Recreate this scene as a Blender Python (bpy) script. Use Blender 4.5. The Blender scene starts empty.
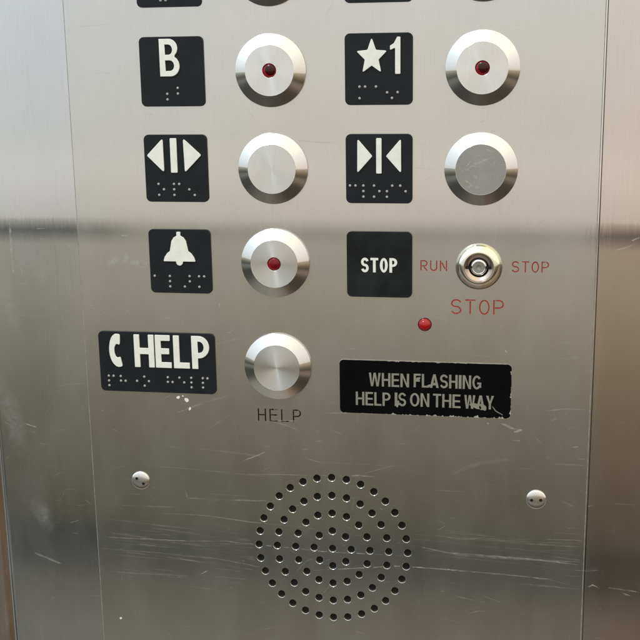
import bpy, bmesh, math, random
from mathutils import Vector, Matrix
from mathutils.geometry import delaunay_2d_cdt

random.seed(7)
MM = 0.001
PI = math.pi
scene = bpy.context.scene
COL = scene.collection

# ------------------------------------------------------------------ camera
F_PX = 1150.0 / 640.0
pit, yaw, rol = math.radians(-13.316), math.radians(9.888), math.radians(0.908)
Rz = Matrix.Rotation(yaw, 3, 'Z'); Rx = Matrix.Rotation(pit, 3, 'X'); Ry = Matrix.Rotation(rol, 3, 'Y')
R = Rz @ Rx @ Ry                                   # columns: right, forward, up
right, fwd, up = R.col[0], R.col[1], R.col[2]
M = Matrix((right, up, -fwd)).transposed().to_4x4()
M.translation = Vector((92.31, -575.0, 137.95)) * MM
cam = bpy.data.objects.new('camera', bpy.data.cameras.new('camera'))
COL.objects.link(cam); cam.matrix_world = M
cam.data.sensor_width = 36.0; cam.data.lens = 36.0 * F_PX
cam.data.clip_start = 0.01; cam.data.clip_end = 100.0
scene.camera = cam

# ------------------------------------------------------------------ view
scene.view_settings.view_transform = 'Standard'
scene.view_settings.look = 'None'
scene.view_settings.exposure = 0.0
scene.view_settings.gamma = 1.0
scene.cycles.max_bounces = 8

# ------------------------------------------------------------------ world: the dim car around the panel
# pale upper walls and ceiling, a rail at hip height, darker lower walls, a floor
W = bpy.data.worlds.new('World'); scene.world = W; W.use_nodes = True
nt = W.node_tree; nt.nodes.clear()
def N(t, typ, **kw):
    n = t.nodes.new(typ)
    for k, v in kw.items(): setattr(n, k, v)
    return n
def mth(t, op, a, b=None, clamp=False):
    n = N(t, 'ShaderNodeMath', operation=op); n.use_clamp = clamp
    for i, v in enumerate((a, b)):
        if v is None: continue
        if isinstance(v, (int, float)): n.inputs[i].default_value = v
        else: t.links.new(v, n.inputs[i])
    return n.outputs[0]
def ramp(t, fac, stops, interp='LINEAR'):
    n = N(t, 'ShaderNodeValToRGB'); cr = n.color_ramp; cr.interpolation = interp
    while len(cr.elements) > 1: cr.elements.remove(cr.elements[-1])
    cr.elements[0].position = stops[0][0]; cr.elements[0].color = (*stops[0][1], 1)
    for p, c in stops[1:]:
        e = cr.elements.new(p); e.color = (*c, 1)
    t.links.new(fac, n.inputs[0]); return n.outputs[0]
def mixc(t, typ, fac, a, b):
    n = N(t, 'ShaderNodeMix', data_type='RGBA', blend_type=typ)
    for i, v in ((0, fac), (6, a), (7, b)):
        if isinstance(v, (int, float)): n.inputs[i].default_value = v
        elif isinstance(v, tuple): n.inputs[i].default_value = (*v, 1)
        else: t.links.new(v, n.inputs[i])
    return n.outputs[2]
tc = N(nt, 'ShaderNodeTexCoord'); sx = N(nt, 'ShaderNodeSeparateXYZ')
nt.links.new(tc.outputs['Generated'], sx.inputs[0])
X, Y, Z = sx.outputs
ang = mth(nt, 'ARCTAN2', Z, mth(nt, 'ABSOLUTE', Y))
t01 = mth(nt, 'ADD', mth(nt, 'DIVIDE', ang, PI), 0.5)
D = lambda d: (d + 90.0) / 180.0
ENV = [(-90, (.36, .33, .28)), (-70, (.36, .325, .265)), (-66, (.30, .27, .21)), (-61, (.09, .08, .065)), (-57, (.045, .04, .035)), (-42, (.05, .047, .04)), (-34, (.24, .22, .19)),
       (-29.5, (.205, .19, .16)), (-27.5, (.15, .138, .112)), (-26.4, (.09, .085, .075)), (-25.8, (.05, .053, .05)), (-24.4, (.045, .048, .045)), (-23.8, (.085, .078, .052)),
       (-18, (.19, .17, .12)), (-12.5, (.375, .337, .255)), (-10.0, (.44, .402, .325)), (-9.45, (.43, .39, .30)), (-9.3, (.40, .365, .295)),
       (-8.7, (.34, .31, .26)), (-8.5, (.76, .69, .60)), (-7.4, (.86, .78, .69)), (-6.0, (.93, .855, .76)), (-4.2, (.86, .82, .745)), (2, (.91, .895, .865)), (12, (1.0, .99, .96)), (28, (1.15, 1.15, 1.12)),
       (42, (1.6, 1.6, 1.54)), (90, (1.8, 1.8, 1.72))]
base = ramp(nt, t01, [(D(d), c) for d, c in ENV])
xf = mth(nt, 'ADD', mth(nt, 'MULTIPLY', X, 0.5), 0.5)
lowt = ramp(nt, xf, [(0.0, (.85, .95, 1.05)), (0.304, (.82, .87, .91)), (0.318, (.97, 1, 1)), (0.42, (1, 1, 1)), (0.5325, (1, 1, 1)), (0.5345, (.98, .85, .725)), (1.0, (1.04, .89, .75))])
hight = ramp(nt, xf, [(0.0, (.90, 1.0, 1.08)), (0.31, (.93, 1.0, 1.07)), (0.40, (1, 1, 1)), (0.53, (1, 1, 1)), (0.62, (1.05, 1.0, .93)), (1.0, (1.0, .95, .88))])
topt = ramp(nt, xf, [(0.0, (.86, .98, 1.12)), (0.42, (.9, 1.0, 1.1)), (0.5, (1, 1, 1)), (0.6, (1.1, 1.03, .76)), (1.0, (1.0, .95, .74))])
upm = N(nt, 'ShaderNodeMapRange'); nt.links.new(ang, upm.inputs[0]); upm.inputs[1].default_value = .4; upm.inputs[2].default_value = .75
hight = mixc(nt, 'MIX', upm.outputs[0], hight, topt)
isup = mth(nt, 'GREATER_THAN', ang, math.radians(-8.55))
tint = mixc(nt, 'MIX', isup, lowt, hight)
envc = mixc(nt, 'MULTIPLY', 1.0, base, tint)
# dark rail under the pale upper walls at both ends of the car
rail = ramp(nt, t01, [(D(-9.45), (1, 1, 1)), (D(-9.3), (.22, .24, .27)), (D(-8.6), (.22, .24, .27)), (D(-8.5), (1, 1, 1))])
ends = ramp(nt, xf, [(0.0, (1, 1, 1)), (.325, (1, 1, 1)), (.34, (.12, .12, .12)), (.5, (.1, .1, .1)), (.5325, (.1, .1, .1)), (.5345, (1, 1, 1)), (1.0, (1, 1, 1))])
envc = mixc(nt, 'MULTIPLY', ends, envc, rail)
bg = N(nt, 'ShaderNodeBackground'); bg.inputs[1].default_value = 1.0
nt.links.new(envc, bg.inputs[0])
wo = N(nt, 'ShaderNodeOutputWorld'); nt.links.new(bg.outputs[0], wo.inputs[0])

# ------------------------------------------------------------------ ceiling lamp of the car, up and to the left
def ceiling_lamp(name, loc, target, size, power, colour):
    l = bpy.data.lights.new(name, 'AREA'); l.shape = 'RECTANGLE'; l.size, l.size_y = size
    l.energy = power; l.color = colour
    o = bpy.data.objects.new(name, l); COL.objects.link(o); o.location = loc
    o.rotation_euler = (Vector(target) - Vector(loc)).to_track_quat('-Z', 'Y').to_euler()
    return o
ceiling_lamp('ceiling_lamp', (-0.55, -0.75, 1.15), (0, 0, 0), (0.30, 0.30), 6.0, (.95, .98, 1.0))

# ------------------------------------------------------------------ mesh helpers (all in millimetres; x, height z, d = out of the wall)
def finish(name, verts, faces, mats, parent=None, loc=(0, 0, 0), smooth=False, sharp=35, mat_idx=None):
    """verts are (x, d, z) in mm -> one linked mesh object"""
    me = bpy.data.meshes.new(name)
    me.from_pydata([(v[0] * MM, -v[1] * MM, v[2] * MM) for v in verts], [], faces)
    if any(len(v) > 3 for v in verts):                        # how worn the metal is across a scratch
        at = me.attributes.new('wear', 'FLOAT', 'POINT')
        at.data.foreach_set('value', [v[3] if len(v) > 3 else 1.0 for v in verts])
    for m in (mats if isinstance(mats, (list, tuple)) else [mats]): me.materials.append(m)
    bm = bmesh.new(); bm.from_mesh(me)
    bmesh.ops.recalc_face_normals(bm, faces=bm.faces)
    if smooth:
        for f in bm.faces: f.smooth = True
        for e in bm.edges:
            if len(e.link_faces) == 2 and e.calc_face_angle(0) > math.radians(sharp): e.smooth = False
    bm.to_mesh(me); bm.free()
    if mat_idx:
        for p, i in zip(me.polygons, mat_idx): p.material_index = i
    o = bpy.data.objects.new(name, me); COL.objects.link(o)
    o.location = Vector((loc[0], -loc[1], loc[2])) * MM
    if parent: o.parent = parent
    return o

def thing(name, label, cat, x, z, group=None, d=0):
    o = bpy.data.objects.new(name, None); COL.objects.link(o)
    o.empty_display_size = 0.01
    o.location = (x * MM, -d * MM, z * MM)
    o['label'] = label; o['category'] = cat
    if group: o['group'] = group
    return o

def lathe(name, prof, mats, parent, loc=(0, 0, 0), n=96, smooth=True, sharp=28, close=True):
    """prof: list of (r, d) from the outside in"""
    V, Fc = [], []
    rings = []
    for r, d in prof:
        if r < 1e-6:
            V.append((0, d, 0)); rings.append([len(V) - 1])
        else:
            s = len(V)
            for k in range(n):
                a = 2 * PI * k / n; V.append((r * math.cos(a), d, r * math.sin(a)))
            rings.append(list(range(s, s + n)))
    for a, b in zip(rings, rings[1:]):
        for k in range(n):
            k2 = (k + 1) % n
            if len(b) == 1: Fc.append((a[k], a[k2], b[0]))
            elif len(a) == 1: Fc.append((a[0], b[k2], b[k]))
            else: Fc.append((a[k], a[k2], b[k2], b[k]))
    return finish(name, V, Fc, mats, parent, loc, smooth, sharp)

def curve_mesh(cu, base_d):
    """mesh data of a filled 2D curve, laid on the wall: curve Z becomes depth"""
    tmp = bpy.data.objects.new('tmp', cu); COL.objects.link(tmp)
    dg = bpy.context.evaluated_depsgraph_get(); dg.update()
    me = bpy.data.meshes.new_from_object(tmp.evaluated_get(dg))
    bpy.data.objects.remove(tmp)
    zs = [v.co.z for v in me.vertices]; z0 = min(zs) if zs else 0
    for v in me.vertices:
        x, y, z = v.co
        v.co = (x * MM, -(z - z0 + base_d) * MM, y * MM)
    return me

def solid(name, loops, depth, mat, parent=None, loc=(0, 0, 0), bevel=0.0, base_d=0.0, res=2):
    """filled outline (holes by nesting) with thickness and rounded edges"""
    cu = bpy.data.curves.new(name, 'CURVE'); cu.dimensions = '2D'; cu.fill_mode = 'BOTH'
    for lp in loops:
        s = cu.splines.new('POLY'); s.points.add(len(lp) - 1)
        for p, (x, y) in zip(s.points, lp): p.co = (x, y, 0, 1)
        s.use_cyclic_u = True
    cu.extrude = max(depth / 2 - bevel, 0.0001); cu.bevel_depth = bevel; cu.bevel_resolution = res; cu.offset = -bevel
    me = curve_mesh(cu, base_d); me.name = name
    me.materials.clear(); me.materials.append(mat)
    o = bpy.data.objects.new(name, me); COL.objects.link(o)
    o.location = Vector((loc[0], -loc[1], loc[2])) * MM
    if parent: o.parent = parent
    return o

def lettering(name, text, width, height, depth, mat, parent, loc, weight=0.0, spacing=1.0, bevel=0.0, base_d=0.0):
    """a raised word scaled to fit width x height, lower left corner at loc"""
    cu = bpy.data.curves.new(name, 'FONT'); cu.body = text; cu.size = 10.0
    cu.offset = weight; cu.space_character = spacing; cu.resolution_u = 6
    cu.extrude = 0.1
    tmp = bpy.data.objects.new('tmp', cu); COL.objects.link(tmp)
    dg = bpy.context.evaluated_depsgraph_get(); dg.update()
    me = bpy.data.meshes.new_from_object(tmp.evaluated_get(dg)); bpy.data.objects.remove(tmp)
    xs = [v.co.x for v in me.vertices]; ys = [v.co.y for v in me.vertices]
    x0, x1, y0, y1 = min(xs), max(xs), min(ys), max(ys)
    for v in me.vertices:
        x = (v.co.x - x0) / (x1 - x0) * width; z = (v.co.y - y0) / (y1 - y0) * height
        d = base_d + (depth if v.co.z > 0 else 0.0)
        v.co = (x * MM, -d * MM, z * MM)
    me.name = name; me.materials.clear(); me.materials.append(mat)
    o = bpy.data.objects.new(name, me); COL.objects.link(o)
    o.location = Vector((loc[0], -loc[1], loc[2])) * MM; o.parent = parent
    return o

def rrect(w, h, r, seg=6, cx=0.0, cy=0.0):
    p = []
    for qx, qy, a0 in ((1, 1, 0), (-1, 1, 90), (-1, -1, 180), (1, -1, 270)):
        for k in range(seg + 1):
            a = math.radians(a0 + 90 * k / seg)
            p.append((cx + qx * (w / 2 - r) + r * math.cos(a), cy + qy * (h / 2 - r) + r * math.sin(a)))
    return p

def rounded(pts, r, seg=4):
    """polygon with its corners rounded by radius r (limited by the edges)"""
    out = []; n = len(pts)
    for i in range(n):
        p = Vector(pts[i]); a = Vector(pts[i - 1]) - p; b = Vector(pts[(i + 1) % n]) - p
        la, lb = a.length, b.length; a.normalize(); b.normalize()
        half = a.angle(b) / 2 if la and lb else PI / 2
        if abs(half - PI / 2) < 0.05: out.append(tuple(p)); continue
        cut = min(r / math.tan(half), la * .45, lb * .45)
        s, e = p + a * cut, p + b * cut
        for k in range(seg + 1):
            u = k / seg
            out.append(tuple((1 - u) ** 2 * s + 2 * u * (1 - u) * p + u * u * e))
    return out

def arc(cx, cy, rx, ry, a0, a1, n=12):
    return [(cx + rx * math.cos(math.radians(a0 + (a1 - a0) * k / n)), cy + ry * math.sin(math.radians(a0 + (a1 - a0) * k / n))) for k in range(n + 1)]

def stroke(pts, w, cap=True):
    """closed outline of an open polyline of width w with round ends"""
    P = [Vector(p) for p in pts]; L, Rr = [], []
    for i, p in enumerate(P):
        if i == 0: t = (P[1] - P[0]).normalized(); m = 1
        elif i == len(P) - 1: t = (P[-1] - P[-2]).normalized(); m = 1
        else:
            t0 = (p - P[i - 1]).normalized(); t1 = (P[i + 1] - p).normalized(); t = (t0 + t1).normalized()
            m = 1 / max(0.5, t.dot(t1))
        nrm = Vector((-t.y, t.x)) * (w / 2 * m)
        L.append(p + nrm); Rr.append(p - nrm)
    out = [tuple(q) for q in L]
    if cap:
        t = (P[-1] - P[-2]).normalized(); a0 = math.degrees(math.atan2(t.x, -t.y))
        out += arc(P[-1].x, P[-1].y, w / 2, w / 2, a0, a0 - 180, 6)[1:-1]
    out += [tuple(q) for q in reversed(Rr)]
    if cap:
        t = (P[0] - P[1]).normalized(); a0 = math.degrees(math.atan2(t.x, -t.y))
        out += arc(P[0].x, P[0].y, w / 2, w / 2, a0, a0 - 180, 6)[1:-1]
    return out

# ------------------------------------------------------------------ materials
def new_mat(name):
    m = bpy.data.materials.new(name); m.use_nodes = True
    t = m.node_tree; t.nodes.clear()
    out = N(t, 'ShaderNodeOutputMaterial')
    return m, t, out
def noise(t, scale, coord, detail=3.0, rough=0.55, mapping=None, rot=0.0):
    n = N(t, 'ShaderNodeTexNoise'); n.inputs['Scale'].default_value = scale
    n.inputs['Detail'].default_value = detail; n.inputs['Roughness'].default_value = rough
    if mapping:
        mp = N(t, 'ShaderNodeMapping'); mp.inputs['Scale'].default_value = mapping
        mp.inputs['Rotation'].default_value = (0, rot, 0)
        t.links.new(coord, mp.inputs[0]); t.links.new(mp.outputs[0], n.inputs['Vector'])
    else: t.links.new(coord, n.inputs['Vector'])
    return n.outputs[0]
def remap(t, v, a, b, c, d):
    n = N(t, 'ShaderNodeMapRange'); n.clamp = True
    t.links.new(v, n.inputs[0])
    for i, q in enumerate((a, b, c, d)): n.inputs[i + 1].default_value = q
    return n.outputs[0]
def glossy(t, col, rough, aniso=0.0, tangent=None, normal=None):
    n = N(t, 'ShaderNodeBsdfAnisotropic', distribution='GGX')
    for k, v in (('Color', col), ('Roughness', rough), ('Anisotropy', aniso)):
        if isinstance(v, (int, float)): n.inputs[k].default_value = v
        elif isinstance(v, tuple): n.inputs[k].default_value = (*v, 1)
        else: t.links.new(v, n.inputs[k])
    if tangent is not None: t.links.new(tangent, n.inputs['Tangent'])
    if normal is not None: t.links.new(normal, n.inputs['Normal'])
    return n.outputs[0]
def mixs(t, fac, a, b):
    n = N(t, 'ShaderNodeMixShader')
    if isinstance(fac, (int, float)): n.inputs[0].default_value = fac
    else: t.links.new(fac, n.inputs[0])
    t.links.new(a, n.inputs[1]); t.links.new(b, n.inputs[2]); return n.outputs[0]
def diffuse(t, col):
    n = N(t, 'ShaderNodeBsdfDiffuse')
    if isinstance(col, tuple): n.inputs[0].default_value = (*col, 1)
    else: t.links.new(col, n.inputs[0])
    return n.outputs[0]

def steel(name, col, r_sharp, r_wide, wide, aniso, tangent='flat', grime=0.08, scratch=1.0, grain=1.0, haze=0.0):
    """worn brushed stainless steel: a clear lobe, a broad brushed lobe, a little dull grime, fine scratches"""
    m, t, out = new_mat(name)
    tcn = N(t, 'ShaderNodeTexCoord'); oc = tcn.outputs['Object']
    if tangent == 'radial':
        tg = N(t, 'ShaderNodeTangent', direction_type='RADIAL', axis='Y').outputs[0]
    else:
        c = N(t, 'ShaderNodeCombineXYZ'); c.inputs[2].default_value = 1.0; tg = c.outputs[0]
    cloud = noise(t, 14.0, oc, 4.0, 0.6)
    blotch = noise(t, 55.0, oc, 5.0, 0.65, mapping=(1, 1, .45))
    gr = noise(t, 1.0, oc, 3.0, 0.7, mapping=(2600, 2600, 40))       # vertical brush grain
    colv = remap(t, mth(t, 'ADD', mth(t, 'MULTIPLY', cloud, .6), mth(t, 'MULTIPLY', blotch, .4)), .3, .7, .93, 1.05)
    colg = mth(t, 'MULTIPLY', colv, remap(t, gr, .25, .75, 1 - .07 * grain, 1 + .07 * grain))
    cc = N(t, 'ShaderNodeVectorMath', operation='SCALE'); cc.inputs[0].default_value = col
    t.links.new(colg, cc.inputs['Scale']); C = cc.outputs[0]
    bump = N(t, 'ShaderNodeBump'); bump.inputs['Strength'].default_value = .12 * grain; bump.inputs['Distance'].default_value = .00003
    t.links.new(gr, bump.inputs['Height'])
    if tangent == 'flat':
        wav = mth(t, 'ADD', mth(t, 'MULTIPLY', noise(t, 1.0, oc, 3.0, .6, mapping=(520, 1, 26)), 1.0), mth(t, 'MULTIPLY', noise(t, 9.0, oc, 1.0), 2.2))
        b1 = N(t, 'ShaderNodeBump'); b1.inputs['Strength'].default_value = 1.0; b1.inputs['Distance'].default_value = .000013
        t.links.new(wav, b1.inputs['Height']); n1 = b1.outputs[0]
    else: n1 = None
    g1 = glossy(t, C, mth(t, 'MULTIPLY', remap(t, blotch, .3, .7, .75, 1.5), r_sharp), aniso, tg, n1)
    g2 = glossy(t, C, r_wide, aniso * .5, tg, bump.outputs[0])
    s = mixs(t, mth(t, 'MULTIPLY', remap(t, cloud, .3, .7, .8, 1.2), wide), g1, g2)
    s = mixs(t, mth(t, 'MULTIPLY', remap(t, blotch, .35, .75, .5, 1.6), grime), s, diffuse(t, (.34, .33, .31)))
    if haze:                                                  # wiped-on cleaning film
        hz = remap(t, noise(t, 1.0, oc, 5.0, .6, mapping=(30, 1, 9), rot=.5), .42, .8, 0, haze)
        s = mixs(t, hz, s, mixs(t, .35, glossy(t, C, .42), diffuse(t, (.42, .43, .43))))
    if scratch > 0:
        acc = None
        for k, (ax, az, rot, th) in enumerate(((5000, 70, .12, .70), (70, 5200, .06, .72), (60, 4200, .6, .735), (60, 4600, -.75, .74))):
            f = remap(t, noise(t, 1.0, oc, 1.5, .5, mapping=(ax, 1, az), rot=rot), th, th + .06, 0, .5 * scratch)
            acc = f if acc is None else mth(t, 'MAXIMUM', acc, f)
        s = mixs(t, acc, s, glossy(t, (.8, .79, .76), .55))
    t.links.new(s, out.inputs[0]); return m

def plastic(name, col, rough, spec=0.5, var=0.12, bump=0.0, vscale=120.0):
    m, t, out = new_mat(name)
    b = N(t, 'ShaderNodeBsdfPrincipled'); oc = N(t, 'ShaderNodeTexCoord').outputs['Object']
    nz = noise(t, vscale, oc, 4.0, .6)
    cc = N(t, 'ShaderNodeVectorMath', operation='SCALE'); cc.inputs[0].default_value = col
    t.links.new(remap(t, nz, .3, .7, 1 - var, 1 + var), cc.inputs['Scale'])
    t.links.new(cc.outputs[0], b.inputs['Base Color'])
    t.links.new(remap(t, nz, .3, .7, rough * .85, rough * 1.15), b.inputs['Roughness'])
    b.inputs['Specular IOR Level'].default_value = spec
    if bump:
        bp = N(t, 'ShaderNodeBump'); bp.inputs['Strength'].default_value = bump; bp.inputs['Distance'].default_value = .0001
        t.links.new(noise(t, 3500.0, oc, 2.0), bp.inputs['Height']); t.links.new(bp.outputs[0], b.inputs['Normal'])
    t.links.new(b.outputs[0], out.inputs[0]); return m

def scratch_mat(name, col, strength):
    m, t, out = new_mat(name)
    oc = N(t, 'ShaderNodeTexCoord').outputs['Object']
    tr = N(t, 'ShaderNodeBsdfTransparent').outputs[0]
    fac = mth(t, 'MULTIPLY', remap(t, noise(t, 260.0, oc, 4.0, .7), .36, .62, .25, 1.0), strength)
    fac = mth(t, 'MULTIPLY', fac, N(t, 'ShaderNodeAttribute', attribute_name='wear').outputs['Fac'])
    fac = mth(t, 'MULTIPLY', fac, remap(t, noise(t, 2600.0, oc, 2.0, .6), .3, .6, .35, 1.0))
    s = mixs(t, .5, glossy(t, col, .5), diffuse(t, col))
    t.links.new(mixs(t, fac, tr, s), out.inputs[0]); return m

PLATE_STEEL = steel('brushed_plate_steel', (.68, .67, .645), .042, .34, .27, .55, grime=.06, scratch=.3, grain=.7, haze=.12)
WALL_STEEL = steel('brushed_wall_steel', (.69, .69, .695), .026, .33, .13, .5, grime=.06, scratch=.22, grain=.5, haze=.16)
WARM_STEEL = steel('warm_wall_steel', (.69, .64, .595), .028, .33, .15, .5, grime=.05, scratch=.22, grain=.5)
RIM_STEEL = steel('turned_rim_steel', (.82, .81, .79), .10, .26, .12, .5, 'radial', grime=.02, scratch=.1, grain=.2)
FACE_STEEL = steel('satin_face_steel', (.85, .845, .835), .25, .4, .10, .45, 'radial', grime=.07, scratch=.3, grain=.6, haze=.2)
SPUN_STEEL = steel('spun_face_steel', (.78, .77, .75), .29, .45, .2, .55, 'radial', grime=.05, scratch=.15, grain=.2)
WORN_STEEL = steel('worn_face_steel', (.40, .395, .385), .34, .5, .4, .2, 'radial', grime=.16, scratch=.9, grain=.8, haze=.5)
NICKEL = steel('yellowed_nickel', (.76, .73, .61), .09, .3, .15, .0, grime=.02, scratch=.2, grain=.2)
COPPERY = steel('worn_nickel', (.50, .41, .36), .14, .35, .25, .0, grime=.05, scratch=.5, grain=.2)
SCREW_STEEL = steel('screw_steel', (.82, .81, .78), .13, .35, .25, .0, grime=.05, scratch=.6, grain=.3)
POST_STEEL = steel('dull_post_steel', (.34, .33, .30), .2, .4, .4, .0, grime=.2, scratch=1.0, grain=1.0)
TAG_BLACK = plastic('tag_black', (.013, .0155, .019), .45, .16, .15, .2)
TAG_GLOSS = plastic('tag_black_smudged', (.010, .013, .013), .33, .2, .7, .1, 45)
TAG_WHITE = plastic('tag_white', (.80, .80, .765), .5, .3, .06, .3, 260)
DOT_GREY = plastic('braille_grey', (.36, .36, .355), .35, .4, .2)
SIGN_BLACK = plastic('sign_black', (.0025, .0025, .003), .5, .06, .3)
SIGN_BASE = plastic('sign_base_grey', (.24, .23, .195), .45, .3, .12, .2, 200)
SIGN_EDGE = plastic('sign_edge_grey', (.36, .345, .30), .5, .3, .3)
def patchy(name, col, lo, hi):
    m, t, out = new_mat(name); oc = N(t, 'ShaderNodeTexCoord').outputs['Object']
    f = remap(t, noise(t, 900.0, oc, 3.0, .6), lo, hi, .25, 1.0)
    t.links.new(mixs(t, f, glossy(t, (.5, .47, .42), .45), diffuse(t, col)), out.inputs[0]); return m
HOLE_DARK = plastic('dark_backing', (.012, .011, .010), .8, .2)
RED_LENS = plastic('red_lens_rim', (.30, .006, .012), .15, .5, .1)
RED_LED = plastic('bright_red_lens', (.34, .004, .009), .14, .5, .25)
BLACK_CORE = plastic('dark_led_core', (.035, .0025, .004), .16, .35, .1)
RED_CORE = plastic('red_led_core', (.16, .005, .010), .2, .35, .35, 0, 700)
RED_PAINT = patchy('red_fill_paint', (.46, .06, .04), .27, .44)
DARK_PAINT = patchy('dark_fill_paint', (.015, .012, .01), .26, .42)
WHITE_PAINT = plastic('white_paint', (.85, .85, .80), .5, .4, .05)
DOOR_BROWN = steel('bronze_steel', (.50, .36, .25), .2, .4, .5, .3, grime=.2)
EDGE_LIGHT = plastic('painted_edge_light', (.26, .25, .22), .5, .4, .35, 0, 300)  # pale tone paints in the light caught along the plate's bevelled edge
SCR_BRIGHT = scratch_mat('scratch_bright', (.74, .72, .67), .95)
SCR_SOFT = scratch_mat('scratch_soft', (.66, .64, .59), .55)
SCR_FAINT = scratch_mat('scratch_faint', (.60, .58, .53), .3)
FILM = scratch_mat('wiped_film', (.62, .63, .62), .26)
SMEAR = scratch_mat('dried_smear', (.66, .65, .60), .85)

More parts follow.
